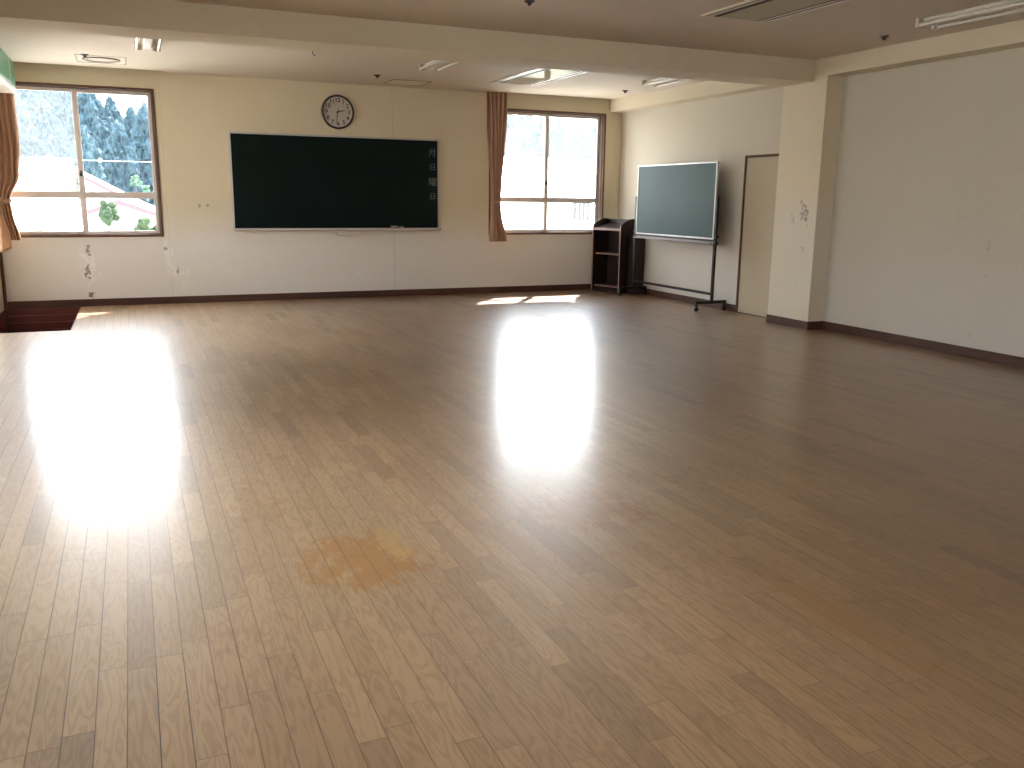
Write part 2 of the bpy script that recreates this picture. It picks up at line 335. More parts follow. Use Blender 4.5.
# ------------------------------------------------------------------ mesh helpers
class MB:
    def __init__(self): self.bm = bmesh.new()
    def box(self, a, b, bev=0.0, seg=2):
        x0, x1 = sorted((a[0], b[0])); y0, y1 = sorted((a[1], b[1])); z0, z1 = sorted((a[2], b[2]))
        t = bmesh.new()
        v = [t.verts.new(p) for p in ((x0,y0,z0),(x1,y0,z0),(x1,y1,z0),(x0,y1,z0),(x0,y0,z1),(x1,y0,z1),(x1,y1,z1),(x0,y1,z1))]
        for f in ((0,3,2,1),(4,5,6,7),(0,1,5,4),(1,2,6,5),(2,3,7,6),(3,0,4,7)): t.faces.new([v[i] for i in f])
        if bev: bmesh.ops.bevel(t, geom=t.edges[:], offset=bev, segments=seg, affect='EDGES', profile=0.5)
        self.merge(t); return self
    def merge(self, t):
        me = bpy.data.meshes.new('tmp'); t.to_mesh(me); t.free(); self.bm.from_mesh(me); bpy.data.meshes.remove(me)
    def prism(self, pts, axis, a, b, bev=0.0):
        """closed outline in the plane across `axis`, extruded from a to b"""
        t = bmesh.new()
        def P(u, v, w):
            return {'x': (w, u, v), 'y': (u, w, v), 'z': (u, v, w)}[axis]
        A = [t.verts.new(P(u, v, a)) for u, v in pts]; B = [t.verts.new(P(u, v, b)) for u, v in pts]
        n = len(pts)
        t.faces.new(A); t.faces.new(B[::-1])
        for i in range(n): t.faces.new((A[i], B[i], B[(i+1) % n], A[(i+1) % n]))
        bmesh.ops.recalc_face_normals(t, faces=t.faces[:])
        if bev: bmesh.ops.bevel(t, geom=t.edges[:], offset=bev, segments=2, affect='EDGES', profile=0.5)
        self.merge(t); return self
    def tube(self, path, r, n=12, cap=True):
        t = bmesh.new(); rings = []
        path = [Vector(p) for p in path]
        rr = r if isinstance(r, (list, tuple)) else [r]*len(path)
        for i, p in enumerate(path):
            d = (path[min(i+1, len(path)-1)] - path[max(i-1, 0)]).normalized()
            q = d.to_track_quat('Z', 'Y')
            rings.append([t.verts.new(p + q @ Vector((math.cos(k*2*math.pi/n)*rr[i], math.sin(k*2*math.pi/n)*rr[i], 0))) for k in range(n)])
        for a, b in zip(rings, rings[1:]):
            for k in range(n): t.faces.new((a[k], a[(k+1) % n], b[(k+1) % n], b[k]))
        if cap: t.faces.new(rings[0][::-1]); t.faces.new(rings[-1])
        bmesh.ops.recalc_face_normals(t, faces=t.faces[:])
        self.merge(t); return self
    def lathe(self, prof, c, axis='z', n=32):
        """profile of (radius, height) turned about an axis through c"""
        t = bmesh.new(); rings = []
        c = Vector(c)
        def P(r, h, k):
            a = k*2*math.pi/n; u, v = r*math.cos(a), r*math.sin(a)
            return c + Vector({'z': (u, v, h), 'y': (u, h, v), 'x': (h, u, v)}[axis])
        for r, h in prof:
            if r < 1e-6: rings.append([t.verts.new(P(0, h, 0))])
            else: rings.append([t.verts.new(P(r, h, k)) for k in range(n)])
        for a, b in zip(rings, rings[1:]):
            for k in range(n):
                k2 = (k+1) % n
                q = [a[0]] if len(a) == 1 else [a[k], a[k2]]
                q += [b[0]] if len(b) == 1 else [b[k2], b[k]]
                if len(q) > 2: t.faces.new(q)
        bmesh.ops.recalc_face_normals(t, faces=t.faces[:])
        self.merge(t); return self
    def build(self, name, material, parent=None, smooth=None):
        me = bpy.data.meshes.new(name); self.bm.to_mesh(me); self.bm.free()
        o = bpy.data.objects.new(name, me); COL.objects.link(o)
        me.materials.append(material)
        if smooth is not None:
            for p in me.polygons: p.use_smooth = True
            me.set_sharp_from_angle(angle=math.radians(smooth))
        if parent is not None: attach(o, parent)
        return o
def attach(o, parent):
    """parent that keeps the mesh's world coordinates (things stand at their own base)"""
    p = parent; off = Vector((0, 0, 0))
    while p is not None: off += p.location; p = p.parent
    o.parent = parent
    if o.type == 'MESH': o.data.transform(Matrix.Translation(-off))
def tag(o, label, cat=None, group=None, kind=None):
    o['label'] = label
    if cat: o['category'] = cat
    if group: o['group'] = group
    if kind: o['kind'] = kind
    return o
def empty(name, loc, label, cat, group=None, kind=None):
    o = bpy.data.objects.new(name, None); COL.objects.link(o); o.location = loc; o.empty_display_size = 0.1
    return tag(o, label, cat, group, kind)
def struct(o, label, cat='room'):
    return tag(o, label, cat, None, 'structure')
def copy_tree(o, parent=None):
    c = o.copy(); COL.objects.link(c)
    if parent is not None: c.parent = parent
    for ch in list(o.children): copy_tree(ch, c)
    return c
def ring(mb, x0, x1, z0, z1, w, y0, y1, bev=0.0):
    """rectangular frame lying in an xz plane"""
    mb.box((x0, y0, z0), (x0+w, y1, z1), bev); mb.box((x1-w, y0, z0), (x1, y1, z1), bev)
    mb.box((x0+w, y0, z0), (x1-w, y1, z0+w), bev); mb.box((x0+w, y0, z1-w), (x1-w, y1, z1), bev)

# ------------------------------------------------------------------ room shell
W1 = (XL + 0.01, 0.36, 0.827, 2.563)     # window openings in the back wall: x0 x1 z0 z1
W2 = (4.66, 6.50, 0.827, 2.563)
PX0, PX1, PY0, PD = XL, -0.62, 9.66, 0.34     # sunken step well beside the back wall
TOP = 3.05

f = MB(); bm = f.bm
def quad(bm, pts):
    bm.faces.new([bm.verts.new(p) for p in pts])
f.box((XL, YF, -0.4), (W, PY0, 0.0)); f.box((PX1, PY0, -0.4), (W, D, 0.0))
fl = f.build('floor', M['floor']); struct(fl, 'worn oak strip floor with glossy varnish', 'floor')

w = MB()
TH = 0.17
w.box((XL-0.2, D, -0.4), (W1[0], D+TH, TOP)); w.box((W1[1], D, -0.4), (W2[0], D+TH, TOP)); w.box((W2[1], D, -0.4), (W+0.2, D+TH, TOP))
for a in (W1, W2):
    w.box((a[0], D, -0.4), (a[1], D+TH, a[2])); w.box((a[0], D, a[3]), (a[1], D+TH, TOP))
struct(w.build('wall_back', M['wall_back']), 'cream back wall with scraped patches, holding the large chalkboard', 'wall')

w = MB(); DY0, DY1, DZ = 7.95, 8.755, 1.865
w.box((W, YF, -0.4), (W+0.2, DY0, TOP)); w.box((W, DY1, -0.4), (W+0.2, D+TH, TOP)); w.box((W, DY0, DZ), (W+0.2, DY1, TOP))
w.box((W+0.12, DY0, -0.4), (W+0.2, DY1, DZ))
struct(w.build('wall_right', M['wall_right']), 'plain cream right wall on both sides of the column', 'wall')

w = MB()
LW = [(2.7, 4.5), (8.7, 10.5)]    # windows of the left wall, out of the picture
LZ0, LZ1 = 0.75, 2.36
ys = [YF-0.2] + [v for p in LW for v in p] + [D+TH]
for i in range(0, len(ys), 2): w.box((XL-0.2, ys[i], -0.4), (XL, ys[i+1], TOP))
for a, b in LW:
    w.box((XL-0.2, a, -0.4), (XL, b, LZ0)); w.box((XL-0.2, a, LZ1), (XL, b, TOP))
struct(w.build('wall_left', M['wall_plain']), 'window wall on the left edge', 'wall')
w = MB(); FW = [(1.4, 2.9)]     # unseen window added behind the viewer to light the back wall
xs = [XL-0.2] + [v for p in FW for v in p] + [W+0.2]
for i in range(0, len(xs), 2): w.box((xs[i], YF-0.2, -0.4), (xs[i+1], YF, TOP))
for a, b in FW:
    w.box((a, YF-0.2, -0.4), (b, YF, LZ0)); w.box((a, YF-0.2, LZ1), (b, YF, TOP))
struct(w.build('wall_front', M['wall_plain']), 'plain wall behind the viewer', 'wall')

c = MB(); SL = 0.13           # curtain slots above the back windows
c.box((XL-0.2, YF-0.2, C), (W+0.2, D-SL, TOP)); c.box((0.47, D-SL, C), (4.60, D, TOP)); c.box((6.57, D-SL, C), (W+0.2, D, TOP))
c.box((XL-0.2, D-SL, C+0.16), (0.47, D, TOP)); c.box((4.60, D-SL, C+0.16), (6.57, D, TOP))
c.box((XL-0.2, YF-0.2, TOP), (W+0.2, D+1.10, TOP+0.2))            # slab that runs out as the eaves
struct(c.build('ceiling', M['ceiling']), 'dull cream board ceiling', 'ceiling')

b = MB()
b.prism([(7.45, 2.545), (7.91, 2.545), (7.91, C), (7.45, C)], 'x', XL, WC)
struct(b.build('ceiling_beam', M['beam']), 'deep cream beam crossing the ceiling to the column', 'beam')
b = MB(); b.box((WC, YF, SOF), (W, D, C))
struct(b.build('wall_beam', M['beam']), 'shallow cream beam along the top of the right wall', 'beam')
b = MB(); b.box((WC, 7.258, 0), (W, 7.91, SOF))
struct(b.build('column', M['column']), 'square cream column with grey scuffs on the right wall', 'column')
b = MB(); b.box((XL, YF, 2.455), (-1.075, 11.47, C))
struct(b.build('curtain_box', M['beam']), 'boxed beam over the left wall curtains', 'beam')
b = MB(); b.box((XL, YF, 2.405), (-1.06, 11.45, 2.455), 0.006)
struct(b.build('trim_1', M['ceil_fit']), 'cream pelmet board under the green panel on the left', 'trim')

b = MB(); b.box((7.60, D+TH+1.4, -4.0), (12.5, D+TH+1.7, 4.0)); b.box((12.3, D, -4.0), (12.5, D+TH+1.5, 4.0))  # out of view, added to cut the right side of the sun patch
struct(b.build('sun_blocker', M['wall_plain']), 'unseen wall added to trim the sunlight through the right window', 'wall')

# baseboards
BH = 0.087
b = MB(); b.box((PX1, D-0.014, 0), (W, D, BH), 0.003)
b.box((XL, D-0.014, -0.05), (PX1, D, BH), 0.003)
struct(b.build('baseboard_back', M['brown']), 'dark brown baseboard along the back wall', 'baseboard')
b = MB(); b.box((W-0.014, DY1, 0), (W, D-0.014, BH), 0.003)
b.box((WC-0.014, 7.244, 0), (WC, 7.91, BH), 0.003); b.box((WC, 7.244, 0), (W-0.014, 7.258, BH), 0.003)
b.box((W-0.014, YF, 0), (W, 7.258, BH), 0.003)
struct(b.build('baseboard_right', M['browny']), 'dark brown baseboard along the right wall and column', 'baseboard')
b = MB(); b.box((XL, D-0.05, -PD), (XL+0.035, D-0.014, 2.3), 0.003)
struct(b.build('trim_2', M['casing']), 'brown upright trim in the back left corner', 'trim')

# sunken step well
b = MB()
b.box((PX0, PY0, -0.4), (PX1, D, -PD))
for k in range(4):       # horizontal cladding boards on the far side, one proud of the next
    z1 = 0.0 - 0.085*k
    b.box((PX0, D-0.024+0.003*(k % 2), z1-0.082), (PX1, D, z1), 0.003)
b.box((PX1-0.012, PY0, -PD), (PX1, D-0.02, -0.001)); b.box((PX0, PY0, -PD), (PX1, PY0+0.012, -0.001))
b.box((PX0, PY0, -PD), (PX0+0.012, D-0.02, -0.001))
struct(b.build('step_well', M['pit']), 'sunken dark red wooden step well beside the left window', 'floor')

# ------------------------------------------------------------------ windows
def pane(x0, x1, z0, z1, y, material, parent):
    m = MB(); m.box((x0, y-0.002, z0), (x1, y+0.002, z1)); return m.build('glass_pane', material, parent)
def back_window(name, a, mull, gl, gr, label, low=None):
    x0, x1, z0, z1 = a
    root = empty(name, ((x0+x1)/2, D, z0), label, 'window', None, 'structure')
    m = MB(); ring(m, x0, x1, z0, z1, 0.028, D-0.010, D+0.075, 0.002)
    m.build('window_casing', M['casing'], root)
    m = MB(); i = 0.028
    ring(m, x0+i, x1-i, z0+i, z1-i, 0.012, D+0.030, D+0.155)
    m.build('window_frame', M['jamb'], root)
    i = 0.040; sw = 0.056; ov = 0.034; so_ = 0.038
    for k, (sx0, sx1, y) in enumerate(((x0+i, mull+ov, D+0.092), (mull-ov, x1-i, D+0.122))):
        s = MB(); za, zb = z0+i, z1-i
        wl_, wr_ = (so_, sw) if k == 0 else (sw, so_)
        s.box((sx0, y-0.013, za), (sx0+wl_, y+0.013, zb), 0.002); s.box((sx1-wr_, y-0.013, za), (sx1, y+0.013, zb), 0.002)
        s.box((sx0+wl_, y-0.013, za), (sx1-wr_, y+0.013, za+0.030), 0.002); s.box((sx0+wl_, y-0.013, zb-0.036), (sx1-wr_, y+0.013, zb), 0.002)
        s.box((sx0+wl_, y-0.013, 1.282), (sx1-wr_, y+0.013, 1.358), 0.002)
        so = s.build('sash', M['alu'], root)
        g = gl if k == 0 else gr
        pane(sx0+wl_-0.005, sx1-wr_+0.005, 1.347, zb-0.031, y, g, so)
        pane(sx0+wl_-0.005, sx1-wr_+0.005, za+0.025, 1.293, y, low or g, so)
    l = MB(); zc = 1.55
    l.lathe([(0.0, -0.012), (0.016, -0.012), (0.016, 0.0), (0.0, 0.0)], (mull, D+0.079, zc), 'y', 20)
    l.prism([(mull-0.008, zc), (mull+0.008, zc), (mull+0.013, zc+0.045), (mull-0.002, zc+0.052)], 'y', D+0.064, D+0.072, 0.001)
    l.build('crescent_latch', M['steel'], root)
    return root
back_window('window_1', W1, -0.505, M['glass_b'], M['glass_a'], 'two pane sliding window on the left, wooded hill outside')
back_window('window_2', W2, 5.585, M['glass_c'], M['glass_c'], 'two pane sliding window on the right, bright white outside', M['glass_e'])
for n, (a, b_) in enumerate(LW):
    root = empty('window_%d' % (n+3), (XL, (a+b_)/2, LZ0), 'sliding window of the left wall, the one %s the back corner' % ('farther from', 'nearer')[n], 'window', None, 'structure')
    m = MB()
    for (p, q) in (((a, LZ0), (a+0.06, LZ1)), ((b_-0.06, LZ0), (b_, LZ1)), ((a, LZ0), (b_, LZ0+0.06)), ((a, LZ1-0.06), (b_, LZ1)), (((a+b_)/2-0.03, LZ0), ((a+b_)/2+0.03, LZ1))):
        m.box((XL-0.13, p[0], p[1]), (XL-0.07, q[0], q[1]))
    fo = m.build('window_frame', M['alu'], root)
    m = MB(); m.box((XL-0.102, a+0.04, LZ0+0.04), (XL-0.098, b_-0.04, LZ1-0.04)); m.build('glass_pane', M['glass_d'], fo)

for n, (a, b_) in enumerate(FW):
    root = empty('window_%d' % (n+3+len(LW)), ((a+b_)/2, YF, LZ0), 'sliding window added behind the viewer to light the room', 'window', None, 'structure')
    m = MB()
    for (p, q) in (((a, LZ0), (a+0.06, LZ1)), ((b_-0.06, LZ0), (b_, LZ1)), ((a, LZ0), (b_, LZ0+0.06)), ((a, LZ1-0.06), (b_, LZ1)), (((a+b_)/2-0.03, LZ0), ((a+b_)/2+0.03, LZ1))):
        m.box((p[0], YF-0.13, p[1]), (q[0], YF-0.07, q[1]))
    fo = m.build('window_frame', M['alu'], root)
    m = MB(); m.box((a+0.04, YF-0.102, LZ0+0.04), (b_-0.04, YF-0.098, LZ1-0.04)); m.build('glass_pane', M['glass_d'], fo)

# ------------------------------------------------------------------ door in the right wall
dr = empty('door_1', (W, 8.3, 0), 'narrow cream door with thin brown frame behind the column', 'door', None, 'structure')
m = MB(); m.box((W-0.012, DY1-0.022, 0), (W+0.10, DY1, DZ), 0.002); m.box((W-0.012, DY0, DZ-0.024), (W+0.10, DY1-0.022, DZ), 0.002)
m.build('door_frame', M['casing'], dr)
m = MB(); m.box((W+0.004, DY0, 0.008), (W+0.044, DY1-0.025, DZ-0.027), 0.002); m.build('door_leaf', M['door'], dr)
m = MB(); m.box((W-0.006, DY0, 0.0), (W+0.10, DY1-0.03, 0.006)); m.build('threshold', M['steel'], dr)

# ------------------------------------------------------------------ fixed chalkboard
BX0, BX1, BZ0, BZ1 = 1.185, 3.916, 0.907, 2.105
bo = empty('chalkboard', ((BX0+BX1)/2, D, BZ0), 'large dark green chalkboard fixed to the back wall', 'chalkboard')
m = MB(); m.box((BX0+0.012, D-0.022, BZ0+0.02), (BX1-0.012, D, BZ1-0.012)); m.build('writing_surface', M['board'], bo)
m = MB(); ring(m, BX0, BX1, BZ0, BZ1, 0.020, D-0.032, D-0.001, 0.003); m.build('frame', M['alu_bright'], bo)
m = MB(); m.prism([(D-0.085, BZ0), (D-0.085, BZ0+0.018), (D-0.080, BZ0+0.018), (D-0.078, BZ0+0.006), (D-0.030, BZ0+0.006), (D-0.030, BZ0-0.012), (D-0.050, BZ0-0.012)], 'x', BX0+0.01, BX1-0.01)
m.build('chalk_tray', M['alu'], bo)
for x in (BX0+0.004, BX1-0.012):
    m = MB(); m.box((x, D-0.088, BZ0-0.014), (x+0.012, D-0.028, BZ0+0.02), 0.003); m.build('tray_end_cap', M['red'] if x > 2 else M['alu'], bo)
m = MB(); m.prism([(2.47, BZ0-0.014), (2.76, BZ0-0.014), (2.74, BZ0-0.075), (2.51, BZ0-0.075)], 'y', D-0.085, D-0.004, 0.004)
m.build('chalk_drawer', M['alu'], bo)

def text_mesh(txt, size, loc, rot, name, material, parent, depth=0.0015, align='CENTER'):
    cu = bpy.data.curves.new(name, 'FONT'); cu.body = txt; cu.size = size; cu.extrude = depth; cu.align_x = align; cu.align_y = 'CENTER'; cu.offset = 0.0018 if name == 'numeral' else 0.0
    t = bpy.data.objects.new(name, cu); COL.objects.link(t)
    bpy.context.view_layer.update()
    dg = bpy.context.evaluated_depsgraph_get()
    me = bpy.data.meshes.new_from_object(t.evaluated_get(dg)); me.name = name
    bpy.data.objects.remove(t); bpy.data.curves.remove(cu)
    me.transform(Matrix.Translation(loc) @ rot)
    me.materials.clear(); me.materials.append(material)
    o = bpy.data.objects.new(name, me); COL.objects.link(o)
    if parent is not None: attach(o, parent)
    return o
RX = Matrix.Rotation(math.radians(90), 4, 'X')
for ch, z, s in (('月', 1.925, 0.115), ('日', 1.735, 0.10), ('曜', 1.535, 0.125), ('日', 1.345, 0.10)):
    text_mesh(ch, s, Vector((3.825, D-0.0235, z)), RX, 'lettering', M['chalk'], bo, 0.001)

# things on the tray
ez = BZ0+0.0065
e = empty('chalk_eraser', (3.27, D-0.054, ez), 'tan backed chalk eraser on the tray of the large chalkboard', 'eraser')
m = MB(); m.box((3.215, D-0.074, ez), (3.315, D-0.034, ez+0.022), 0.004); m.build('felt_pad', M['felt'], e)
m = MB(); m.box((3.218, D-0.072, ez+0.022), (3.312, D-0.036, ez+0.042), 0.006); m.build('back', M['eraser'], e)
e = empty('chalk_box', (3.365, D-0.054, ez), 'small tan chalk box beside the eraser on the tray', 'box')
m = MB(); m.box((3.335, D-0.074, ez), (3.395, D-0.036, ez+0.036), 0.003); m.build('box', M['eraser'], e)
m = MB(); m.box((3.333, D-0.076, ez+0.030), (3.397, D-0.034, ez+0.040), 0.003); m.build('lid', M['felt'], e)

# ------------------------------------------------------------------ wall clock
CX, CZ, CR = 2.55, 2.40, 0.212
ck = empty('wall_clock', (CX, D, CZ), 'round white wall clock with dark rim above the chalkboard', 'clock')
m = MB(); m.lathe([(0, 0), (CR*0.97, 0), (CR, -0.012), (CR, -0.040), (CR-0.010, -0.047), (CR-0.022, -0.040), (CR-0.026, -0.026), (0, -0.026)], (CX, D, CZ), 'y', 64)
m.build('rim', M['black'], ck, 30)
m = MB(); m.lathe([(0, 0), (CR-0.024, 0), (CR-0.024, -0.004), (0, -0.004)], (CX, D-0.026, CZ), 'y', 64); m.build('face', M['dial'], ck)
for k in range(1, 13):
    a = math.radians(90-30*k)
    for q, ch in enumerate(str(k)):
        dx = (q-(len(str(k))-1)/2)*0.036
        text_mesh(ch, 0.072, Vector((CX+math.cos(a)*0.146+dx, D-0.0315, CZ+math.sin(a)*0.146)), RX, 'numeral', M['black'], ck, 0.001)
def hand(name, ang, length, tail, wd, y):
    a = math.radians(90-ang); d = Vector((math.cos(a), 0, math.sin(a))); n = Vector((-d.z, 0, d.x))
    c0 = Vector((CX, 0, CZ)); pts = [c0-d*tail-n*wd*0.7, c0-d*tail+n*wd*0.7, c0+n*wd, c0+d*length+n*wd*0.45, c0+d*length-n*wd*0.45, c0-n*wd]
    m = MB(); m.prism([(p.x, p.z) for p in pts], 'y', y-0.0015, y); m.build(name, M['black'], ck)
hand('hour_hand', 76, 0.098, 0.028, 0.0085, D-0.034)
hand('minute_hand', 192, 0.142, 0.036, 0.0065, D-0.037)
m = MB(); m.lathe([(0, 0), (0.012, 0), (0.012, -0.008), (0, -0.010)], (CX, D-0.032, CZ), 'y', 20); m.build('hub', M['black'], ck)

# ------------------------------------------------------------------ curtains
def curtain(name, label, edges, y0, amp, pleats, material, tie=None, axis='x', group=None, loc=None, zt=None):
    """edges: list of (z, u0, u1); pleated sheet running along x (or y) at depth y0"""
    zs = [e[0] for e in edges]
    def at(z):
        for (za, a0, a1), (zb, b0, b1) in zip(edges, edges[1:]):
            if zb <= z <= za:
                t = (za-z)/(za-zb); t = t*t*(3-2*t)
                return a0+(b0-a0)*t, a1+(b1-a1)*t
        return edges[-1][1:]
    bm = bmesh.new(); NU, NZ = pleats*10, 60
    grid = []
    for j in range(NZ+1):
        z = zs[0] + (zs[-1]-zs[0])*j/NZ; u0, u1 = at(z); row = []
        squeeze = min(1.0, (u1-u0)/(edges[0][2]-edges[0][1]))
        for i in range(NU+1):
            t = i/NU
            ph = t*pleats*2*math.pi
            d = amp*(0.75+0.25*math.sin(3.1*t*5+1))*math.sin(ph + 0.5*math.sin(z*1.7+t*4)) * (0.75+0.25*squeeze)
            u = u0+(u1-u0)*t + 0.006*math.sin(z*5+t*9)*(u1-u0)/0.3
            row.append(bm.verts.new((u, y0+d, z) if axis == 'x' else (y0+d, u, z)))
        grid.append(row)
    for j in range(NZ):
        for i in range(NU): bm.faces.new((grid[j][i], grid[j][i+1], grid[j+1][i+1], grid[j+1][i]))
    mid = (edges[0][1]+edges[0][2])/2
    root = empty(name, (mid, y0, zs[-1]) if axis == 'x' else (y0, mid, zs[-1]), label, 'curtain', group)
    b = MB(); b.bm.free(); b.bm = bm
    o = b.build('drape', material, root, 180)
    sd = o.modifiers.new('thickness', 'SOLIDIFY'); sd.thickness = 0.003
    if tie:
        z, u0, u1 = tie
        m = MB(); n = 28; pts = []
        for k in range(n+1):
            a = 2*math.pi*k/n
            p = ((u0+u1)/2+math.cos(a)*(u1-u0)/2, y0+math.sin(a)*(amp+0.012), z+0.02*math.cos(a))
            pts.append(p if axis == 'x' else (p[1], p[0], p[2]))
        t = bmesh.new(); rows = []
        for p in pts: rows.append([t.verts.new((p[0], p[1], p[2]-0.022)), t.verts.new((p[0], p[1], p[2]+0.022))])
        for a, bb in zip(rows, rows[1:]): t.faces.new((a[0], bb[0], bb[1], a[1]))
        m.merge(t); to = m.build('tieback', material, root)
        sd = to.modifiers.new('thickness', 'SOLIDIFY'); sd.thickness = 0.004
    hk = MB()
    if axis == 'x': hk.box((edges[0][1], y0-0.012, zs[0]), (edges[0][2], y0+0.012, zs[0]+0.02), 0.003)
    else: hk.box((y0-0.012, edges[0][1], zs[0]), (y0+0.012, edges[0][2], zs[0]+0.02), 0.003)
    hk.build('heading', material, root)
    return root
curtain('curtain', 'brown curtain tied back at the left side of the right window',
        [(2.80, 4.585, 4.905), (2.4, 4.60, 4.895), (1.95, 4.635, 4.865), (1.55, 4.665, 4.825), (1.28, 4.675, 4.800), (1.15, 4.672, 4.815), (0.735, 4.655, 4.905)],
        D-0.068, 0.050, 5, M['curtain'], (1.28, 4.665, 4.81))
curtain('curtain', 'brown curtain tied back at the left side of the left window',
        [(2.80, XL+0.01, -1.12), (2.3, XL+0.012, -1.11), (1.85, XL+0.012, -1.095), (1.55, XL+0.012, -1.13), (1.24, XL+0.02, -1.255), (1.12, XL+0.045, -1.245), (0.80, XL+0.09, -1.185)],
        D-0.068, 0.050, 5, M['curtain'], (1.23, XL+0.015, -1.235))
curtain('curtain', 'pale curtain gathered along the left wall at the edge of the picture',
        [(2.385, 9.25, 10.05), (1.8, 9.30, 9.85), (1.25, 9.35, 9.55), (0.80, 9.30, 9.98)],
        -1.135, 0.045, 9, M['curtain2'], (1.25, 9.33, 9.57), 'y')

# ------------------------------------------------------------------ green panel over the pelmet
gp = empty('green_panel', (-1.07, 10.9, 2.455), 'green panel with white strip above the pelmet on the left', 'panel')
m = MB(); m.box((-1.074, 8.9, 2.47), (-1.062, 10.98, 2.735), 0.002); m.build('panel', M['green'], gp)
m = MB(); m.box((-1.074, 11.02, 2.47), (-1.062, 11.46, 2.735), 0.002); m.build('panel', M['green'], gp)
m = MB(); m.box((-1.074, 10.98, 2.47), (-1.058, 11.02, 2.735), 0.002); m.build('divider', M['white'], gp)

# ------------------------------------------------------------------ mobile chalkboard
MX, MY0, MY1, MZ0, MZ1 = 6.535, 8.97, 10.785, 0.872, 1.80
mb_ = empty('mobile_chalkboard', (MX, (MY0+MY1)/2, 0), 'green chalkboard on a black wheeled stand by the right wall', 'chalkboard')
m = MB(); m.box((MX-0.010, MY0+0.012, MZ0+0.012), (MX+0.010, MY1-0.012, MZ1-0.012)); m.build('writing_surface', M['board2'], mb_)
m = MB()
t = 0.017
m.box((MX-0.016, MY0, MZ0), (MX+0.016, MY0+t, MZ1), 0.003); m.box((MX-0.016, MY1-t, MZ0), (MX+0.016, MY1, MZ1), 0.003)
m.box((MX-0.016, MY0+t, MZ0), (MX+0.016, MY1-t, MZ0+t), 0.003); m.box((MX-0.016, MY0+t, MZ1-t), (MX+0.016, MY1-t, MZ1), 0.003)
m.build('frame', M['alu_bright'], mb_)
m = MB(); m.prism([(MX-0.055, 0.818), (MX-0.055, 0.832), (MX-0.050, 0.832), (MX-0.048, 0.822), (MX-0.014, 0.822), (MX-0.014, 0.846), (MX-0.008, 0.846), (MX-0.008, 0.812)], 'y', MY0+0.02, MY1-0.01)
m.build('chalk_tray', M['tray'], mb_)
for y in (MY0-0.024, MY1+0.024):
    m = MB(); m.box((MX-0.016, y-0.018, 0.115), (MX+0.016, y+0.018, 1.385), 0.003); m.build('post', M['steel'], mb_)
    s_ = -1 if y < 9.5 else 1
    for z in (0.905, 0.83):
        k = MB(); k.lathe([(0, 0), (0.022, 0), (0.024, 0.010), (0.018, 0.028), (0, 0.030)] if s_ > 0 else [(0, 0), (0.022, 0), (0.024, -0.010), (0.018, -0.028), (0, -0.030)], (MX, y+s_*0.018, z), 'y', 20)
        k.build('clamp_knob', M['steel'], mb_, 40)
    m = MB(); m.box((MX-0.24, y-0.02, 0.092), (MX+0.205, y+0.02, 0.128), 0.004); fo = m.build('foot', M['steel'], mb_)
    for x in (MX-0.222, MX+0.188):
        q = MB(); q.tube([(x, y-0.011, 0.027), (x, y+0.011, 0.027)], 0.027, 20)
        q.box((x-0.012, y-0.017, 0.027), (x+0.006, y-0.012, 0.092)); q.box((x-0.012, y+0.012, 0.027), (x+0.006, y+0.017, 0.092)); q.box((x-0.014, y-0.017, 0.070), (x+0.014, y+0.017, 0.094))
        q.build('caster', M['rubber'], fo)
m = MB(); m.box((MX-0.010, MY0-0.01, 0.19), (MX+0.010, MY1+0.01, 0.222), 0.002); m.build('lower_rail', M['steel'], mb_)
m = MB(); m.box((MX-0.012, MY0-0.01, 0.846), (MX+0.012, MY1+0.01, 0.871), 0.002); m.build('upper_rail', M['steel'], mb_)

# ------------------------------------------------------------------ lectern in the corner
LX0, LX1, LY0, LY1 = -0.165, 0.165, -0.29, 0.29      # built about its own centre, then turned a little towards the room
le = empty('lectern', (0, 0, 0), 'dark brown open backed lectern in the corner behind the chalkboard stand', 'lectern')
def side_outline():
    pts = [(LX0, 0.02), (LX1, 0.02), (LX1, 1.01)]
    for k in range(9):       # the upper edge falls from the front to the reader in a curve
        t = k/8; pts.append((LX1-0.06-(LX1-LX0-0.08)*t, 1.02-0.075*t*t))
    pts += [(LX0+0.004, 0.925), (LX0, 0.90)]
    return pts
for y in (LY0, LY1-0.022):
    m = MB(); m.prism(side_outline(), 'y', y, y+0.022, 0.002); so = m.build('side_panel', M['lectern'], le)
    q = MB(); q.box((LX0-0.003, y+0.001, 0.02), (LX0+0.001, y+0.021, 0.925)); tag(q.build('edge_band', M['edge'], so), 'pale worn edge band')
m = MB(); m.box((LX1-0.022, LY0+0.022, 0.02), (LX1, LY1-0.022, 1.01), 0.002); m.build('front_panel', M['lectern'], le)
m = MB(); m.prism([(LX0+0.006, 0.862), (LX1-0.022, 0.935), (LX1-0.022, 0.957), (LX0+0.006, 0.884)], 'y', LY0+0.022, LY1-0.022, 0.002); to = m.build('sloping_top', M['lectern'], le)
m = MB(); m.box((LX0, LY0+0.022, 0.858), (LX0+0.006, LY1-0.022, 0.890)); tag(m.build('edge_band', M['edge'], to), 'pale worn edge band')
for z, d in ((0.52, 0.06), (0.07, 0.05)):
    m = MB(); m.box((LX0+d, LY0+0.022, z), (LX1-0.022, LY1-0.022, z+0.022), 0.002); sh = m.build('shelf', M['lectern'], le)
    m = MB(); m.box((LX0+d-0.004, LY0+0.022, z), (LX0+d, LY1-0.022, z+0.022)); tag(m.build('edge_band', M['edge'], sh), 'pale worn edge band')
m = MB(); m.box((LX0+0.02, LY0+0.02, 0.0), (LX1-0.02, LY1-0.02, 0.03)); m.build('plinth', M['lectern'], le)

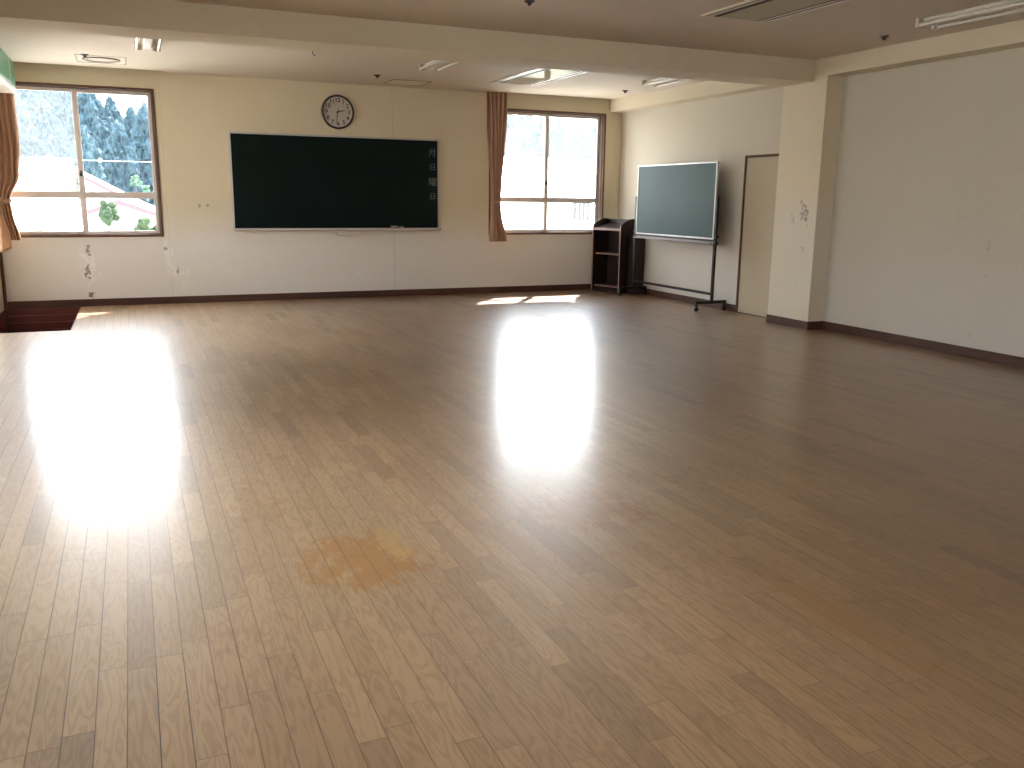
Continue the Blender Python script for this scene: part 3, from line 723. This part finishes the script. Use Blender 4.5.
le.rotation_euler = (0, 0, math.radians(15.5)); le.location = (6.508, 11.36, 0); le.scale = (1, 1, 1.045)

cb = empty('cabinet', (6.66, 10.97, 0), 'narrow dark wooden cabinet against the right wall beside the lectern', 'cabinet')
m = MB(); m.box((6.565, 10.895, 0.03), (6.750, 11.045, 0.80), 0.003); m.build('body', M['lectern'], cb)
m = MB(); m.box((6.575, 10.889, 0.05), (6.742, 10.895, 0.77), 0.002); do = m.build('door', M['lectern'], cb)
m = MB(); m.lathe([(0, 0), (0.006, 0), (0.006, -0.012), (0.011, -0.016), (0.009, -0.022), (0, -0.023)], (6.60, 10.889, 0.45), 'y', 16); m.build('knob', M['steel'], do, 40)
m = MB(); m.box((6.560, 10.885, 0.80), (6.751, 11.05, 0.82), 0.003); m.build('top', M['lectern'], cb)
m = MB(); m.box((6.575, 10.905, 0.0), (6.745, 11.04, 0.03)); m.build('plinth', M['lectern'], cb)

# ------------------------------------------------------------------ ceiling fittings
def light(name, x, y0, y1, label, group):
    """open batten: a ridge-shaped body between two bare tubes"""
    root = empty(name, (x, (y0+y1)/2, C), label, 'light', group)
    m = MB(); m.prism([(x-0.065, C), (x+0.065, C), (x+0.065, C-0.012), (x+0.030, C-0.050), (x-0.030, C-0.050), (x-0.065, C-0.012)], 'y', y0, y1, 0.002)
    m.build('body', M['white'], root)
    for s in (-1, 1):
        m = MB(); m.tube([(x+s*0.098, y0+0.03, C-0.052), (x+s*0.098, y1-0.03, C-0.052)], 0.0155, 14); tu = m.build('tube', M['tube'], root, 40)
        for yy in (y0, y1-0.03):
            q = MB(); q.box((x+s*0.05, yy, C-0.070), (x+s*0.118, yy+0.03, C-0.001), 0.004); q.build('lamp_holder', M['white'], root)
    return root
G = 'twin tube batten lights on the ceiling'
light('batten_light', 0.265, 8.34, 9.60, 'unlit twin tube batten light at the ceiling above the left window', G)
light('batten_light', 3.12, 8.34, 9.62, 'unlit twin tube batten light between clock and beam, in the ceiling centre', G)
light('batten_light', 5.93, 8.34, 9.62, 'unlit twin tube batten light near the corner above the mobile chalkboard', G)
light('batten_light', 5.90, 4.20, 5.48, 'unlit twin tube batten light at the top right of the picture', G)

def aircon(name, x0, x1, y0, y1, label, group):
    root = empty(name, ((x0+x1)/2, (y0+y1)/2, C), label, 'air conditioner', group)
    m = MB(); m.box((x0, y0, C-0.012), (x0+0.030, y1, C), 0.002); m.box((x1-0.030, y0, C-0.012), (x1, y1, C), 0.002)
    m.box((x0+0.03, y0, C-0.006), (x1-0.03, y0+0.02, C), 0.002); m.box((x0+0.03, y1-0.02, C-0.006), (x1-0.03, y1, C), 0.002)
    m.box((x0+0.060, y0+0.02, C-0.008), (x0+0.090, y1-0.02, C), 0.002); m.box((x1-0.090, y0+0.02, C-0.008), (x1-0.060, y1-0.02, C), 0.002)
    m.build('frame', M['ceil_fit'], root)
    for (a, b_) in ((x0+0.03, x0+0.06), (x0+0.09, x0+0.150), (x1-0.06, x1-0.03), (x1-0.115, x1-0.09)):
        m = MB(); m.box((a, y0+0.02, C-0.006), (b_, y1-0.02, C-0.0005)); m.build('air_slot', M['dark'], root)
    m = MB(); m.box((x0+0.150, y0+0.02, C-0.008), (x1-0.115, y1-0.02, C-0.001), 0.002); m.build('intake_panel', M['panel_gloss'], root)
    return root
G = 'ceiling air conditioners'
aircon('ceiling_air_conditioner', 4.25, 4.88, 9.05, 10.66, 'ceiling air conditioner in front of the right window, its panel mirroring daylight', G)
aircon('ceiling_air_conditioner', 4.21, 4.84, 4.50, 6.12, 'near ceiling air conditioner with dull panel at the top edge', G)

G = 'sprinkler heads on the ceiling'
for x, y, lab in ((6.14, 6.15, 'small dark sprinkler head near the top right batten light'),
                  (6.16, 10.6, 'small dark sprinkler head in the corner above the mobile chalkboard'),
                  (2.82, 10.7, 'small dark sprinkler head right of the wall clock'),
                  (2.81, 6.27, 'small dark sprinkler head at the middle of the top edge'),
                  (-0.32, 10.62, 'small dark sprinkler head beside the round ceiling speaker')):
    r = empty('sprinkler_head', (x, y, C), lab, 'sprinkler', G)
    m = MB(); m.lathe([(0, 0), (0.040, 0), (0.040, -0.008), (0.022, -0.013), (0, -0.013)], (x, y, C), 'z', 24); m.build('escutcheon', M['sensor'], r, 40)
    m = MB(); m.lathe([(0.022, -0.012), (0.018, -0.020), (0.010, -0.028), (0.014, -0.030), (0.014, -0.033), (0, -0.033)], (x, y, C), 'z', 20); m.build('nozzle', M['sensor'], r, 40)
r = empty('ceiling_hook', (1.78, 9.23, C), 'tiny dark hook hanging from the ceiling left of the clock', 'hook')
m = MB(); m.tube([(1.78, 9.23, C), (1.78, 9.23, C-0.03), (1.786, 9.23, C-0.045), (1.80, 9.23, C-0.05), (1.812, 9.23, C-0.04)], 0.004, 10); m.build('hook', M['sensor'], r, 60)
m = MB(); m.lathe([(0, 0), (0.016, 0), (0.014, -0.006), (0, -0.006)], (1.78, 9.23, C), 'z', 16); m.build('base', M['sensor'], r, 60)

sp_ = empty('ceiling_speaker', (-0.17, 10.93, C), 'round speaker in a square ceiling hatch above the left window', 'speaker')
m = MB()
sxa, sxb, sya, syb = -0.42, 0.08, 10.64, 11.22
for a, b_ in (((sxa, sya), (sxa+0.012, syb)), ((sxb-0.012, sya), (sxb, syb)), ((sxa, sya), (sxb, sya+0.012)), ((sxa, syb-0.012), (sxb, syb))):
    m.box((a[0], a[1], C-0.004), (b_[0], b_[1], C))
m.build('hatch_frame', M['hatch'], sp_)
m = MB(); m.lathe([(0.19, 0), (0.19, -0.012), (0.165, -0.016), (0.15, -0.008), (0.15, 0)], (-0.17, 10.93, C), 'z', 40); m.build('ring', M['hatch'], sp_, 40)
m = MB(); m.lathe([(0.15, -0.001), (0.12, -0.006), (0, -0.008)], (-0.17, 10.93, C), 'z', 40); m.build('grille', M['ceiling'], sp_, 40)
hp = empty('access_panel', (3.34, 11.21, C), 'square ceiling access panel just right of the clock', 'access panel')
m = MB(); a0, a1, b0, b1 = 3.09, 3.59, 10.97, 11.45
for a, b_ in (((a0, b0), (a0+0.014, b1)), ((a1-0.014, b0), (a1, b1)), ((a0, b0), (a1, b0+0.010)), ((a0, b1-0.010), (a1, b1))):
    m.box((a[0], a[1], C-0.005), (b_[0], b_[1], C))
m.build('trim', M['hatch'], hp)
m = MB(); m.box((a0+0.014, b0+0.01, C-0.002), (a1-0.014, b1-0.01, C)); m.build('lid', M['ceil_fit'], hp)

# ------------------------------------------------------------------ outdoors
GZ = -3.6
m = MB(); m.box((-160, D+TH+0.6, GZ-0.5), (260, 62, GZ)); m.box((-60, -60, GZ-0.5), (XL-1.0, D+TH+0.6, GZ))
struct(m.build('ground', M['concrete']), 'pale sunlit ground outside the windows', 'ground')

def hillz(x, y):
    a = x/max(y, 1.0); t = max(0.0, min(1.0, (a+0.030)/0.030)); u = max(0.0, min(1.0, (a-0.15)/0.2))
    slope = 0.158-0.046*t*t*(3-2*t)+0.050*u
    return GZ + 0.4 + max(0, y-52)*slope + 0.5*noise.noise(Vector((x*0.06, y*0.06, 0)))
bm = bmesh.new(); gx, gy = 44, 20; gr = []
for j in range(gy+1):
    gr.append([bm.verts.new((-60+180*i/gx, 50+110*j/gy, hillz(-60+180*i/gx, 50+110*j/gy))) for i in range(gx+1)])
for j in range(gy):
    for i in range(gx): bm.faces.new((gr[j][i], gr[j][i+1], gr[j+1][i+1], gr[j+1][i]))
h = MB(); h.bm.free(); h.bm = bm
struct(h.build('hillside', M['hill'], None, 60), 'wooded slope rising beyond the houses', 'hill')

def crown_mesh(kind, seed):
    """ragged crown: a cone (cedar) or a dome (broadleaf) of foliage broken up at three scales"""
    bm = bmesh.new(); off = Vector((seed*11.3, seed*4.7, 0))
    bmesh.ops.create_icosphere(bm, subdivisions=5, radius=1.0)
    for v in bm.verts:
        n = v.co.normalized(); t = (n.z+1)/2
        if kind == 'cedar':
            r = 2.15*(1-t)**0.58*min(1, t*9)**0.5 if t < 1 else 0; z = 0.2 + 9.0*t
            h = math.hypot(n.x, n.y) or 1
            p = Vector((n.x/h*r, n.y/h*r, z))
        else: p = Vector((n.x*2.9, n.y*2.9, 3.5+n.z*3.3))
        k = 0.34*noise.noise(p*0.9+off) + 0.36*noise.noise(p*2.3+off) + 0.34*noise.noise(p*5.0+off) + 0.20*noise.noise(p*10.0+off)
        d = Vector((n.x, n.y, n.z*0.5))
        v.co = p + d*k
    return bm
def tree(kind, seed):
    root = empty(kind + '_tree', (0, 0, 0), '', 'tree', 'trees on the wooded hill')
    b = MB(); b.bm.free(); b.bm = crown_mesh('cedar' if kind == 'cedar' else 'dome', seed)
    b.build('crown', M['leaf_haze'] if kind == 'cedar' else M['leaf_green'], root)
    b = MB(); b.tube([(0, 0, -1), (0.05, 0, 1.5), (0, 0.05, 3.5)], [0.32, 0.24, 0.15], 10); b.build('trunk', M['bark'], root, 60)
    return root
protos = {('cedar', s): tree('cedar', s) for s in (1, 2, 3)}
protos.update({('broadleaf', s): tree('broadleaf', s) for s in (4, 5)})
used = set()
def place_tree(kind, x, y, s, rz, label, zoff=0.0):
    ks = [k for k in protos if k[0] == kind]; key = random.choice(ks)
    o = protos[key] if key not in used else copy_tree(protos[key])
    used.add(key)
    o.location = (x, y, hillz(x, y)+zoff); o.scale = (s, s, s*random.uniform(.92, 1.1)); o.rotation_euler = (0, 0, rz)
    o['label'] = label
    return o
L1 = {'cedar': 'haze tinted cedar among others on the hill outside the left window', 'broadleaf': 'rounded broadleaf tree among others on the hill outside the left window'}
L2 = {'cedar': 'hazy cedar among others on the hill outside the right window', 'broadleaf': 'hazy rounded tree among others on the hill outside the right window'}
def grove(ya, yb, lo, hi, labels, bl):
    y = ya; r = 0
    while y < yb:
        x0, x1 = lo*y-3, hi*y+3
        x = x0 + (2.5 if r % 2 else 0)
        while x < x1:
            kind = 'broadleaf' if random.random() < bl(y) else 'cedar'
            s = random.uniform(0.84, 1.0)
            place_tree(kind, x+random.uniform(-.3, .3), y+random.uniform(-.3, .3), s*0.92 if kind == 'cedar' else s*0.72, random.uniform(0, 6), labels[kind])
            x += 5.0
        y += 4.6; r += 1
grove(58, 122, -0.155, 0.05, L1, lambda y: 0.5 if y < 75 else 0.2)
grove(58, 108, 0.40, 0.60, L2, lambda y: 0.4)

def house(name, x, y0, y1, half, ridge, eave, label, vents=True):
    """white house whose gable faces the windows"""
    root = empty(name, (x, y0, GZ), label, 'house')
    m = MB(); m.prism([(x-half+0.4, GZ), (x+half-0.4, GZ), (x+half-0.4, eave), (x, ridge-0.12), (x-half+0.4, eave)], 'y', y0+0.5, y1-0.5)
    wl = m.build('wall', M['render'], root)
    sl = (ridge-eave)/(half-0.4)
    m = MB(); m.prism([(x-half, ridge-sl*half-0.0), (x, ridge), (x+half, ridge-sl*half), (x+half, ridge-sl*half+0.16), (x, ridge+0.16), (x-half, ridge-sl*half+0.16)], 'y', y0, y1)
    ro = m.build('roof', M['roof'], root)
    m = MB(); m.prism([(x-half, ridge-sl*half-0.10), (x, ridge-0.10), (x+half, ridge-sl*half-0.10), (x+half, ridge-sl*half+0.02), (x, ridge+0.02), (x-half, ridge-sl*half+0.02)], 'y', y0-0.04, y0+0.06)
    m.build('fascia', M['fascia'], ro)
    for wx in (-half*0.45, half*0.25):
        m = MB(); ring(m, x+wx-0.8, x+wx+0.8, GZ+1.0, GZ+2.3, 0.08, y0+0.44, y0+0.52); wf = m.build('window', M['alu'], root)
        m = MB(); m.box((x+wx-0.72, y0+0.47, GZ+1.08), (x+wx+0.72, y0+0.5, GZ+2.22)); m.build('pane', M['blue_dark'], wf)
    return root
house('house', -2.3, 33, 42, 4.3, 2.42, 0.30, 'white gabled house with pale roof outside the left window')
house('house', -0.25, 24, 27, 2.6, 1.18, 0.37, 'lower gabled house with pale roof at the right pane of the left window')
# large shed with a pale roof outside the right window
sh = empty('shed', (16, 26, GZ), 'long pale roofed shed filling the view of the right window', 'building')
m = MB(); m.box((4.5, 26.2, GZ), (34, 38, -0.6)); m.build('wall', M['render'], sh)
m = MB(); m.prism([(25.4, -0.75), (32.5, 2.75), (39.2, -0.75), (39.2, -0.55), (32.5, 2.95), (25.4, -0.55)], 'x', 4.0, 34.5); m.build('roof', M['roof'], sh)
fe = empty('slatted_screen', (10.48, 20.0, GZ), 'dark slatted screen on posts outside the right window', 'screen')
for x in (10.20, 10.78):
    m = MB(); m.box((x-0.02, 20.0, GZ), (x+0.02, 20.04, 1.27), 0.004); m.build('post', M['alu'], fe)
for z in (1.22, 0.86):
    m = MB(); m.box((10.22, 20.0, z), (10.76, 20.03, z+0.03)); m.build('rail', M['blue_dark'], fe)
for x in (10.25, 10.38, 10.50, 10.62):
    m = MB(); m.box((x, 19.985, 0.80), (x+0.085, 20.0, 1.25), 0.003); m.build('slat', M['blue_dark'], fe)

def young_tree(x, y, top, rad, seed, label):
    rnd = random.Random(seed); bm = bmesh.new()
    for k in range(22):
        a = rnd.uniform(0, 6.28); r = rnd.uniform(0, 0.8)*rad; z = top-rad*rnd.uniform(0.35, 1.9)
        c = Vector((math.cos(a)*r, math.sin(a)*r, z-GZ))
        g = bmesh.ops.create_icosphere(bm, subdivisions=3, radius=rad*rnd.uniform(.22, .42), matrix=Matrix.Translation(c))
        for v in g['verts']: v.co = c + (v.co-c)*(1+0.7*noise.noise(v.co*5.1+Vector((seed, 0, 0))))
    root = empty('young_tree', (0, 0, 0), label, 'tree', 'young trees between the houses' if y < 40 else 'pale bushes behind the roofs')
    b = MB(); b.bm.free(); b.bm = bm; b.build('foliage', M['leaf_shrub'], root)
    b = MB(); b.tube([(0, 0, -0.1), (0.03, 0.02, (top-GZ)*0.5), (0, 0, top-GZ-rad*0.8)], [0.06, 0.045, 0.02], 8); b.build('stem', M['bark'], root)
    root.location = (x, y, GZ)
    return root
young_tree(-0.47, 22.0, 1.20, 0.25, 21, 'young green tree above the low roof outside the left window')
young_tree(0.20, 18, 0.92, 0.16, 22, 'thin young tree at the lower right pane of the left window')
young_tree(0.44, 18.6, 0.80, 0.14, 23, 'thin young tree nearest the right edge of the left window')
young_tree(-1.45, 31.2, 1.95, 0.30, 24, 'yellowish young tree against the white house outside')
for k, (x, y, t_) in enumerate(((0.75, 45, 1.75), (1.25, 44.4, 1.6), (0.35, 45.4, 2.2), (1.72, 45, 1.8))):
    young_tree(x, y, t_, 0.24, 30+k, 'pale green bush behind the white roofs outside the left window').children[0].data.materials[0] = M['leaf_pale']
pl_ = empty('power_line', (0, 46, 0), 'thin power line crossing in front of the hill', 'power line')
pts = [(-30+2.5*k, 46, 2.83+0.0004*((k-13)*2.5)**2) for k in range(27)]
m = MB(); m.tube(pts, 0.010, 8); m.build('cable', M['cable'], pl_)
m = MB(); m.lathe([(0, -0.10), (0.06, -0.07), (0.08, 0), (0.06, 0.07), (0, 0.10)], (-1.12, 46, 2.85), 'z', 16); m.build('insulator', M['white'], pl_, 60)
for x in (-30.4, 35.4):
    q = empty('utility_pole', (x, 46, GZ), 'utility pole carrying the power line, %s of the house' % ('left' if x < 0 else 'right'), 'pole')
    m = MB(); m.tube([(x, 46, GZ), (x, 46, 5.2)], [0.17, 0.12], 14); m.build('pole', M['cable'], q, 40)
    m = MB(); m.box((x-0.06, 45.4, 3.1), (x+0.06, 46.6, 3.2)); m.build('crossarm', M['cable'], q)
